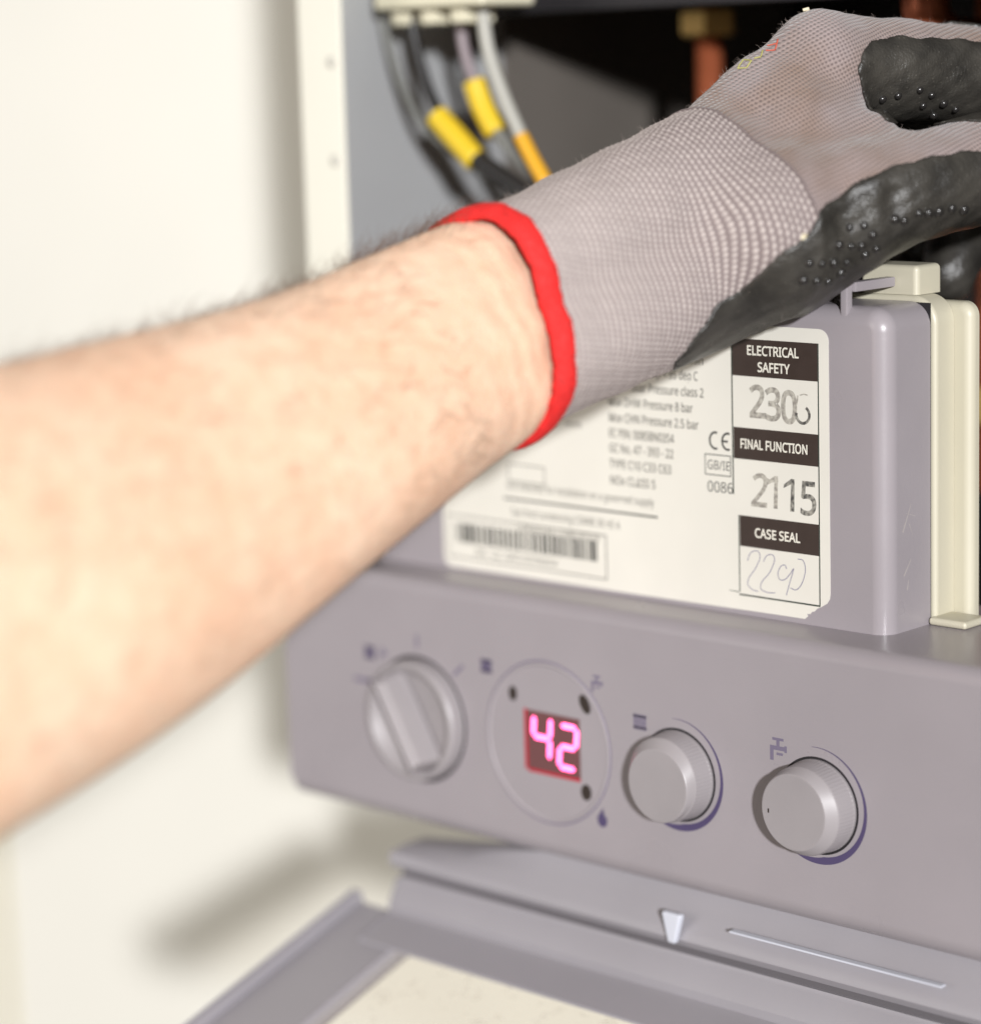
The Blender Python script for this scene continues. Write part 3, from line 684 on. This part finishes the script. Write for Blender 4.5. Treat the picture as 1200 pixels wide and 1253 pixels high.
def hand_sdf(P):
    d = None
    for pts, k in chains:
        for (a, ra), (b, rb) in zip(pts[:-1], pts[1:]):
            c = cone(P, a, b, ra, rb)
            d = c if d is None else smin(d, c, k)
    for s, o0, r0, o1, r1 in ((-1, 10, 18.4, 11.5, 21.0), (1, 9.2, 17.8, 8.0, 19.4)):
        c = cone(P, HEM+s*o0*U0-AX*16, HEM+s*o0*U0, r0-.4, r0); d = smin(d, c, 4)
        c = cone(P, HEM+s*o0*U0, SEAM+s*o1*U1, r0, r1); d = smin(d, c, 4)
    # web between thumb and index
    d = smin(d, cone(P, (19.5, -24.1, 10.0), (35.2, -21.0, 8.0), 15, 9), 8)
    x, y, z = P[..., 0], P[..., 1], P[..., 2]
    d = d + .35*np.sin(x*.31+y*.17+1.0)*np.sin(y*.27-z*.21+.4) + .16*np.sin(x*.8+y*.5)*np.sin(y*.7+z*.6)
    for a, b, hh in CREASE:
        c = cone(P, a, b, .6, .6); d = d + hh*np.exp(-(c/2.6)**2)
    return d
# creases pressed into the palm side of the thumb
def poly_sd(poly, X, Y):
    poly = np.asarray(poly, float); n = len(poly); d = np.full(X.shape, 1e9); ins = np.zeros(X.shape, bool)
    for i in range(n):
        a, b = poly[i], poly[(i+1) % n]; e = b-a
        wx, wy = X-a[0], Y-a[1]
        t = np.clip((wx*e[0]+wy*e[1])/(e @ e), 0, 1)
        d = np.minimum(d, (wx-e[0]*t)**2+(wy-e[1]*t)**2)
        c = ((a[1] <= Y) & (b[1] > Y)) | ((b[1] <= Y) & (a[1] > Y))
        with np.errstate(divide='ignore', invalid='ignore'):
            xi = a[0]+(Y-a[1])/(b[1]-a[1] if b[1] != a[1] else 1e-9)*e[0]
        ins ^= c & (X < xi)
    d = np.sqrt(d); return np.where(ins, -d, d)
POLY_T = [(-17.2, 38.1), (-6.3, 23.8), (5.9, 14.1), (15.9, 6.2), (20.9, -1.7), (27.2, -6.7), (35.9, -11.3), (45.6, -14.6), (62.8, -18.0), (112.1, -22.6), (112.1, 53.9), (-16.0, 62.9)]
POLY_I = [(32.6, -41.3), (33.9, -45.6), (37.4, -49.1), (42.7, -51.2), (67.5, -52.6), (118.5, -49.7), (118.5, -29.2), (45.6, -25.7), (39.5, -27.0), (35.2, -33.1), (33.5, -37.0)]
def surface_nets(fn, lo, hi, h):
    lo = np.asarray(lo, float); n = np.ceil((np.asarray(hi)-lo)/h).astype(int)+1
    B = 8; nb = -(-n//B)                       # only blocks near the surface are sampled finely
    cg = np.stack(np.meshgrid(*[lo[k]+h*(B*np.arange(nb[k])+(B-1)/2) for k in range(3)], indexing='ij'), -1)
    fc = fn(cg.astype(np.float32))
    F = np.repeat(np.repeat(np.repeat(fc, B, 0), B, 1), B, 2).astype(np.float32)
    actb = np.argwhere(np.abs(fc) < 1.45*B*h*.87+1.0)
    o_ = np.stack(np.meshgrid(*[np.arange(B)]*3, indexing='ij'), -1).reshape(-1, 3)
    for i0 in range(0, len(actb), 300):
        ix = (actb[i0:i0+300, None, :]*B+o_[None]).reshape(-1, 3)
        F[ix[:, 0], ix[:, 1], ix[:, 2]] = fn((lo+h*ix).astype(np.float32))
    F = np.ascontiguousarray(F[:n[0], :n[1], :n[2]])
    S = F < 0
    c = n-1
    acc = np.zeros((*c, 3), np.float32); cnt = np.zeros(c, np.float32)
    offs = [(0,0,0),(1,0,0),(0,1,0),(1,1,0),(0,0,1),(1,0,1),(0,1,1),(1,1,1)]
    sl = lambda A, o: A[o[0]:o[0]+c[0], o[1]:o[1]+c[1], o[2]:o[2]+c[2]]
    for a in range(8):
        for b in range(a+1, 8):
            oa, ob = offs[a], offs[b]
            if sum(abs(oa[k]-ob[k]) for k in range(3)) != 1: continue
            fa, fb = sl(F, oa), sl(F, ob); x = sl(S, oa) != sl(S, ob)
            t = np.where(x, fa/np.where(fa-fb == 0, 1, fa-fb), 0)
            for k in range(3): acc[..., k] += np.where(x, oa[k]+(ob[k]-oa[k])*t, 0)
            cnt += x
    act = cnt > 0
    idx = -np.ones(c, np.int64); idx[act] = np.arange(act.sum())
    ii = np.argwhere(act)
    V = lo + h*(ii + acc[act]/cnt[act][:, None])
    quads = []
    for ax in range(3):
        u, v = (ax+1) % 3, (ax+2) % 3
        A = [slice(None)]*3; B = [slice(None)]*3; A[ax] = slice(0, -1); B[ax] = slice(1, None)
        x = S[tuple(A)] != S[tuple(B)]; s = S[tuple(A)]
        e = np.argwhere(x); e = e[(e[:, u] > 0) & (e[:, v] > 0) & (e[:, u] < c[u]) & (e[:, v] < c[v])]
        if not len(e): continue
        sg = s[tuple(e.T)]
        du = np.zeros(3, int); du[u] = 1; dv = np.zeros(3, int); dv[v] = 1
        g = lambda o: idx[tuple((e-o).T)]
        q = np.stack([g(du+dv), g(dv), g(0*du), g(du)], 1)
        q[~sg] = q[~sg][:, ::-1]
        quads.append(q)
    Q = np.concatenate(quads); Q = Q[(Q >= 0).all(1)]
    return V, Q
def np_mesh(name, V, Q, m, parent, smooth=True, world=True):
    me = bpy.data.meshes.new(name)
    P = V*MM
    me.vertices.add(len(P)); me.vertices.foreach_set('co', P.astype(np.float32).ravel())
    k = Q.shape[1]
    me.loops.add(Q.size); me.loops.foreach_set('vertex_index', Q.astype(np.int32).ravel())
    me.polygons.add(len(Q)); me.polygons.foreach_set('loop_start', np.arange(0, Q.size, k, dtype=np.int32))
    me.update(calc_edges=True); me.validate()
    o = link(name, me, m, parent, smooth)
    return o
glove = None
LO = (-18, -72, -46); HI = (112, 62, 124)
V, Q = surface_nets(lambda P: np.maximum(hand_sdf(P), ((HEM+SEAM)*.5-P) @ AX.astype(np.float32)), LO, HI, 1.0)
glove = np_mesh('glove', V, Q, 'knit', person)
glove['label'] = 'grey knit glove with black palm coating'
glove.matrix_world = HM
gbvh = BVHTree.FromPolygons([tuple(p) for p in V], [tuple(q) for q in Q])

def gchild(o):            # pieces of the glove are modelled in the same frame
    o.parent = glove; o.matrix_parent_inverse = Matrix.Identity(4); return o

T_ = .55
NS1 = np.cross(U1, V1); NS1 = NS1 if NS1 @ AX > 0 else -NS1
def V_PLANE(P): return (SEAM-P).astype(np.float32) @ NS1.astype(np.float32)
def coat_field(poly, side):
    def f(P):
        d = hand_sdf(P)
        x, y, z = P[..., 0], P[..., 1], P[..., 2]
        wob = .32*np.sin(x*.55+z*.3)+.16*np.sin(y*1.1+x*.5+1)+.06*np.sin(x*2.3-y*1.9)
        e = poly_sd(poly, x, y)+wob
        if side == 'i':    # finger tips: dipped all round beyond the first joint
            e = np.minimum(e, (57.0)-x+np.where(z > 36, 0, 60)+wob)
        thick = T_*np.clip(1.15+e*-.25, .75, 1.5)
        pre = V_PLANE(P)
        thick = thick + .75*np.clip(pre*.5+1, 0, 1)
        return np.maximum(np.maximum(d-thick, -(d+.8)), e*.8)
    return f
V, Q = surface_nets(coat_field(POLY_T, 't'), (-20, -30, -46), (112, 52, 45), .8)
coat = gchild(np_mesh('palm_coating', V, Q, 'nitrile', None)); coat['label'] = 'black rubbery coating with raised grip dots'
cbvh = BVHTree.FromPolygons([tuple(p) for p in V], [tuple(q) for q in Q])
V, Q = surface_nets(coat_field(POLY_I, 'i'), (22, -66, -30), (112, 40, 124), .8)
gchild(np_mesh('finger_coating', V, Q, 'nitrile', None))
ibvh = BVHTree.FromPolygons([tuple(p) for p in V], [tuple(q) for q in Q])

# ---- grip dots
bm = bmesh.new(); bmesh.ops.create_icosphere(bm, subdivisions=2, radius=.0013)
for v in bm.verts: v.co.z *= .8
dm = bpy.data.meshes.new('grip_dot'); bm.to_mesh(dm); bm.free(); dm.shade_smooth(); dm.materials.append(M['dot'])
def dot(p, bv, s=1.0):
    hit = bv.ray_cast(Vector((p[0], p[1], -80)), Vector((0, 0, 1)))
    if hit[0] is None: return
    o = bpy.data.objects.new('grip_dot', dm); COL.objects.link(o); gchild(o)
    n = hit[1] if hit[1].z < 0 else -hit[1]
    o.matrix_local = Matrix.Translation((hit[0]+n*.15)*MM) @ n.to_track_quat('Z', 'Y').to_matrix().to_4x4() @ Matrix.Scale(s, 4)
for p in ((16.9, 13.1), (20.3, 13.1), (23.6, 12.7), (27.2, 12.3), (15.7, 17.3), (19.2, 17.3), (22.6, 17.3), (24.7, 8.3), (28.2, 8.3), (30.9, 8.1),
          (27.6, 3.7), (31.3, 3.1), (33.8, 5.4), (39.6, 1.2), (42.1, 1.6), (46.0, -0.5), (48.7, -0.7), (51.6, -1.2), (32.3, 10.2), (55.3, -2.2), (58.9, -2.2), (35.1, 8.7), (25.9, 15.0)):
    dot(p, cbvh, random.uniform(.85, 1.15))
for p in ((45.2, -35.5), (42.1, -31.6), (51.3, -37.3), (55.0, -36.4), (58.9, -34.7), (62.8, -33.7), (43.4, -28.3), (40.8, -34.4), (52.9, -33.8), (56.8, -32.1)):
    dot(p, ibvh, random.uniform(.8, 1.05))

# ---- ribbed cuff: real stitches on a grid wrapped round the wrist
def first_hit(C, D):      # distance from the axis to the surface
    lo = np.zeros(len(C)); hi = np.full(len(C), 60.0)
    t = np.linspace(4, 60, 57)
    best = np.full(len(C), 59.0); found = np.zeros(len(C), bool)
    for a, b in zip(t[:-1], t[1:]):
        vb = hand_sdf((C+D*b).astype(np.float32))
        new = (~found) & (vb > 0); lo[new] = a; hi[new] = b; found |= new
    for _ in range(14):
        m_ = .5*(lo+hi); v = hand_sdf((C+D*m_[:, None]).astype(np.float32)); up = v < 0
        lo = np.where(up, m_, lo); hi = np.where(up, hi, m_)
    return .5*(lo+hi)
def ring_frame(t):
    C = HEM+(SEAM-HEM)*t; U = unit(U0*(1-t)+U1*t); V_ = V0*(1-t)+V1*t; V_ = unit(V_-U*(V_ @ U)); return C, U, V_
NA, NT = 62, 120          # coarse shape, then interpolated
rad = []
for i in range(NA+1):
    C, U, V_ = ring_frame(i/NA*1.0)
    th = np.linspace(0, 2*math.pi, NT, endpoint=False)
    D = np.cos(th)[:, None]*U+np.sin(th)[:, None]*V_
    rad.append(first_hit(np.repeat(C[None], NT, 0), D))
rad = np.array(rad)
raw = rad.copy()
for _ in range(10):
    rad = (np.roll(rad, 1, 1)+rad*2+np.roll(rad, -1, 1))/4
    rad[1:-1] = (rad[:-2]+rad[1:-1]*2+rad[2:])/4
for _ in range(3):
    rad = np.maximum(rad, raw+.1)
    rad = (np.roll(rad, 1, 1)+rad*2+np.roll(rad, -1, 1))/4
FA, FT = 270, 620
LEN = np.linalg.norm(SEAM-HEM)
ROWS = round(LEN/1.66); COLS = 104
VV = []; ST = []
ta = np.linspace(0, 1, FA+1); tt = np.linspace(0, 2*math.pi, FT, endpoint=False)
for t in ta:
    C, U, V_ = ring_frame(t)
    fi = t*NA; i0 = min(int(fi), NA-1); ra = rad[i0]*(1-(fi-i0))+rad[i0+1]*(fi-i0)
    ft = tt/(2*math.pi)*NT; j0 = ft.astype(int) % NT; w_ = ft-np.floor(ft)
    r = ra[j0]*(1-w_)+ra[(j0+1) % NT]*w_
    a = t*ROWS; row = math.floor(a)
    pa = .5+.5*math.cos(2*math.pi*(a-.5))
    sway = .18*np.sin(3*tt+t*5)
    pb = .5+.5*np.cos(COLS*tt+math.pi*(row % 2)*.9+sway)
    st = (pa**.9)*(.3+.7*pb)*(.86+.14*np.sin(tt*23+a*1.7)*np.sin(tt*7-a*.9))
    amp = .30+.42*t
    big = .3*np.sin(tt*2+t*4)*np.sin(t*math.pi)*.6
    rr_ = r+.35+amp*st+big
    VV.append(C+rr_[:, None]*(np.cos(tt)[:, None]*U+np.sin(tt)[:, None]*V_)); ST.append(.5*(1-t)*.7+st*(1-.35*(1-t)))
VV = np.concatenate(VV); ST = np.clip(np.concatenate(ST), 0, 1)
ia = np.arange(FA)[:, None]*FT; jt = np.arange(FT)[None]
Q = np.stack([ia+jt, ia+(jt+1) % FT, ia+FT+(jt+1) % FT, ia+FT+jt], -1).reshape(-1, 4)
cuff = gchild(np_mesh('ribbed_cuff', VV, Q, 'rib', None))
at = cuff.data.attributes.new('stitch', 'FLOAT', 'POINT'); at.data.foreach_set('value', ST.astype(np.float32))
cuff['label'] = 'ribbed knit cuff'

# ---- red rolled hem
C, U, V_ = ring_frame(0); r0 = rad[0]
hv, hf = [], []; N1, N2 = 220, 18
for i in range(N1):
    a = 2*math.pi*i/N1; f_ = i/N1*NT; j = int(f_) % NT; r = r0[j]*(1-(f_-int(f_)))+r0[(j+1) % NT]*(f_-int(f_))
    d = math.cos(a)*U+math.sin(a)*V_
    lump = .14*math.sin(a*11)+.1*math.sin(a*23+1)+.08*math.sin(a*41+2)
    for k in range(N2):
        b = 2*math.pi*k/N2
        hv.append(C+d*(r+.9+(2.0+lump*.5)*math.sin(b))+AX*(-1.6+(3.1+lump)*math.cos(b)+.5*math.sin(a*5)))
hf = np.array([[i*N2+k, i*N2+(k+1) % N2, ((i+1) % N1)*N2+(k+1) % N2, ((i+1) % N1)*N2+k] for i in range(N1) for k in range(N2)])
hem = gchild(np_mesh('red_hem', np.array(hv), hf, 'red', None)); hem['label'] = 'bright red rolled hem'

sp = []
for k in range(900):
    p = np.array(hv[random.randrange(len(hv))]); d = RNG.uniform(-1, 1, 3); d /= np.linalg.norm(d); L = random.uniform(.5, 1.5)
    sp.append([p, p+d*L*.5, p+d*L+RNG.uniform(-.3, .3, 3)])
HEM_FUZZ = sp
# ---- seam thread along the end of the cuff, with its knots
seam_pts = []
for j in range(0, NT, 2):
    th = 2*math.pi*j/NT; C, U, V_ = ring_frame(1.0); seam_pts.append(C+(math.cos(th)*U+math.sin(th)*V_)*(rad[-1][j]+.75))
v, f = tube_mesh(seam_pts+[seam_pts[0]], .42, 6, cap=False)
s_ = pyd('seam_thread', v, f, 'rib', None, smooth=True); gchild(s_)
def knot(p, r, name='thread_knot'):
    pts = [np.array(p)+np.array((random.uniform(-r, r), random.uniform(-r, r), random.uniform(-r, r)*.5)) for _ in range(7)]
    v, f = tube_mesh(spline(pts, 5), .45, 8); gchild(pyd(name, v, f, 'thread', None, smooth=True))
def on(p, off=.4):
    h_ = gbvh.ray_cast(Vector((p[0], p[1], -80)), Vector((0, 0, 1)))
    return None if h_[0] is None else np.array(h_[0]-Vector((0, 0, off)))
knot(on((15.7, 6.2)) if on((15.7, 6.2)) is not None else (15.7, 6.2, -22.0), 1.2)
knot((20.1, -58.5, 15.0), 1.6)

# ---- faded print across the back of the hand, seen almost edge-on
def patch(name, pts, m, wd):
    path = []
    for p in pts:
        h_ = gbvh.find_nearest(Vector(p)); path.append(np.array(h_[0]+h_[1]*.18))
    v, f = tube_mesh(path, wd, 6); gchild(pyd(name, v, f, m, None, smooth=True))
def back_pt(px): return px
for a, b, m_ in (((2.0, -41.1, 10.0), (3.8, -41.5, 8.0), 'mark_y'), ((3.8, -41.5, 8.0), (5.4, -43.4, 9.0), 'mark_y'), ((5.4, -43.4, 9.0), (3.8, -43.5, 12.0), 'mark_y'), ((3.8, -43.5, 12.0), (2.0, -41.1, 10.0), 'mark_y'),
                 ((6.1, -44.0, 9.0), (7.5, -44.5, 8.0), 'mark_y'), ((7.5, -44.5, 8.0), (8.4, -46.2, 10.0), 'mark_y'), ((8.9, -46.7, 9.0), (10.7, -47.2, 7.0), 'mark_r'), ((9.8, -47.9, 11.0), (11.5, -48.6, 9.0), 'mark_r'), ((10.7, -47.2, 7.0), (12.3, -49.7, 10.0), 'mark_r')):
    patch('printed_mark', spline([a, tuple((np.array(a)+np.array(b))/2), b], 5), m_, .2)

# ---- bare forearm: one continuous loft running into the cuff
st_px = [ # top edge, bottom edge and depth of each section
  ((-50.3, -55.6, 103.4), (-40.7, -53.2, 75.6)), ((-54.2, -69.5, 108.1), (-38.0, -66.3, 62.6)), ((-58.2, -81.8, 108.4), (-38.6, -79.1, 53.0)), ((-62.1, -103.6, 103.2), (-37.8, -96.7, 46.9)), ((-69.5, -144.3, 92.3), (-34.9, -130.7, 34.3)), ((-75.0, -190.6, 85.5), (-34.9, -174.8, 14.9)),
  ((-76.3, -235.5, 79.7), (-31.2, -216.8, 1.3)), ((-73.7, -270.4, 76.2), (-31.7, -256.8, -11.1)), ((-70.6, -304.7, 73.2), (-29.1, -293.1, -20.5)), ((-65.8, -343.5, 68.5), (-23.4, -331.4, -26.6))]
tops = spline([a for a, b in st_px], 14); bots = spline([b for a, b in st_px], 14)
cen = [(a+b)/2 for a, b in zip(tops, bots)]
NS = len(cen); NR = 160
AV = np.zeros((NS, NR, 3)); NV = np.zeros((NS, NR, 3))
thick = np.interp(np.linspace(0, 1, NS), [0, .12, .2, .3, .45, .7, 1], [.56, .62, .665, .68, .74, .82, .85])
for i in range(NS):
    ax = cen[min(i+1, NS-1)]-cen[max(i-1, 0)]; ax /= np.linalg.norm(ax)
    hvec = (tops[i]-bots[i])/2; hl = np.linalg.norm(hvec); u = hvec/hl
    n = np.cross(ax, u); n /= np.linalg.norm(n)
    if n[1] > 0: n = -n          # towards the viewer's side of the room
    s = i/NS
    for j in range(NR):
        a = 2*math.pi*j/NR; c_, s__ = math.cos(a), math.sin(a)
        p = 2.25
        rr_ = (abs(c_)**p+abs(s__)**p)**(-1/p)
        # tendons and wrist bone, muscle belly
        td = 1.1*math.exp(-((a-1.25)/.16)**2)*math.exp(-((s-.22)/.16)**2)+.9*math.exp(-((a-1.75)/.14)**2)*math.exp(-((s-.25)/.18)**2)-.8*math.exp(-((a-1.5)/.18)**2)*math.exp(-((s-.22)/.14)**2)
        td += 1.2*math.exp(-((a-2.3)/.3)**2)*math.exp(-((s-.2)/.06)**2)
        td += .22*math.exp(-((s-.28)/.06)**2)*math.sin(s*150+a*4+math.sin(a*9))*max(0, math.sin(a))
        td += .35*math.sin(a*3+s*9)+.2*math.sin(a*7-s*21)
        d = u*c_*hl*rr_+n*s__*hl*thick[i]*rr_
        dl = np.linalg.norm(d)
        AV[i, j] = cen[i]+d*(1+td/dl); NV[i, j] = d/dl
ii = np.arange(NS-1)[:, None]*NR; jj = np.arange(NR)[None]
Q = np.stack([ii+jj, ii+(jj+1) % NR, ii+NR+(jj+1) % NR, ii+NR+jj], -1).reshape(-1, 4)
arm = np_mesh('forearm', AV.reshape(-1, 3), Q, 'skin', person)
bm = bmesh.new(); bm.from_mesh(arm.data); bmesh.ops.holes_fill(bm, edges=[e for e in bm.edges if e.is_boundary]); bmesh.ops.recalc_face_normals(bm, faces=bm.faces); bm.to_mesh(arm.data); bm.free()
arm.data.shade_smooth()

# ---- arm hair and yarn fuzz
def hairs(name, specs, m, parent, r, seg=3):
    v, f = [], []
    for path in specs:
        n = len(path); b0 = len(v)
        pv, pf = tube_mesh([np.array(q) for q in path], [r*(1-.8*k/(n-1)) for k in range(n)], seg, cap=False)
        v += pv; f += [tuple(b0+i for i in q) for q in pf]
    return pyd(name, v, f, m, parent, smooth=True, kind='stuff')
sp = []
for k in range(3000):
    top = k < 1150
    i = int(NS*(.16+.62*random.random())); a = random.gauss(0.0, .22) if top else random.uniform(.2, 2.6)
    if not top and i < NS*.36: continue
    if not top and random.random() < .3: continue
    j = int((a % (2*math.pi))/(2*math.pi)*NR) % NR
    p, n = AV[i, j], NV[i, j]
    ax = AV[max(i-3, 0), j]-AV[min(i+3, NS-1), j]; ax /= np.linalg.norm(ax)
    L = random.uniform(4, 10) if top else random.uniform(4, 9)
    lift = random.uniform(.12, .6) if top else random.uniform(.08, .3)
    sd = np.cross(n, ax)*random.uniform(-.6, .6)
    d0 = n*lift+ax*random.uniform(-.2, .9)+sd; d0 /= np.linalg.norm(d0)
    d1 = d0*.6-n*.35+ax*.5+sd*.6
    sp.append([p-n*.2, p+d0*L*.35, p+d0*L*.6+d1*L*.15, p+d0*L*.7+d1*L*.45])
hairs('arm_hair', sp, 'hair', person, .065)
sp = []
for k in range(1200):
    t = random.random(); th = random.uniform(0, 2*math.pi); C, U, V_ = ring_frame(t)
    i = int(t*FA); j = int(th/(2*math.pi)*FT); p = VV[i*FT+j]; n = math.cos(th)*U+math.sin(th)*V_
    d = n+np.array([random.uniform(-1, 1) for _ in range(3)])*.9; d /= np.linalg.norm(d); L = random.uniform(.6, 2.2)
    sp.append([p, p+d*L*.5, p+d*L+np.array([random.uniform(-.4, .4) for _ in range(3)])])
gv = np.array([v.co for v in glove.data.vertices])/MM; gn = np.array([v.normal for v in glove.data.vertices])
for k in RNG.choice(len(gv), 5000, replace=False):
    p, n = gv[k], gn[k]
    if p[0] > 70: continue
    if min(float(poly_sd(POLY_T, np.array([p[0]]), np.array([p[1]]))[0]), float(poly_sd(POLY_I, np.array([p[0]]), np.array([p[1]]))[0])) < 1.5: continue
    d = n+RNG.uniform(-1, 1, 3)*.9; d /= np.linalg.norm(d); L = random.uniform(.5, 1.7)
    sp.append([p, p+d*L*.5, p+d*L+RNG.uniform(-.3, .3, 3)])
fz = hairs('yarn_fuzz', sp, 'fuzz', None, .035); gchild(fz)
gchild(hairs('hem_fuzz', HEM_FUZZ, 'red', None, .04))
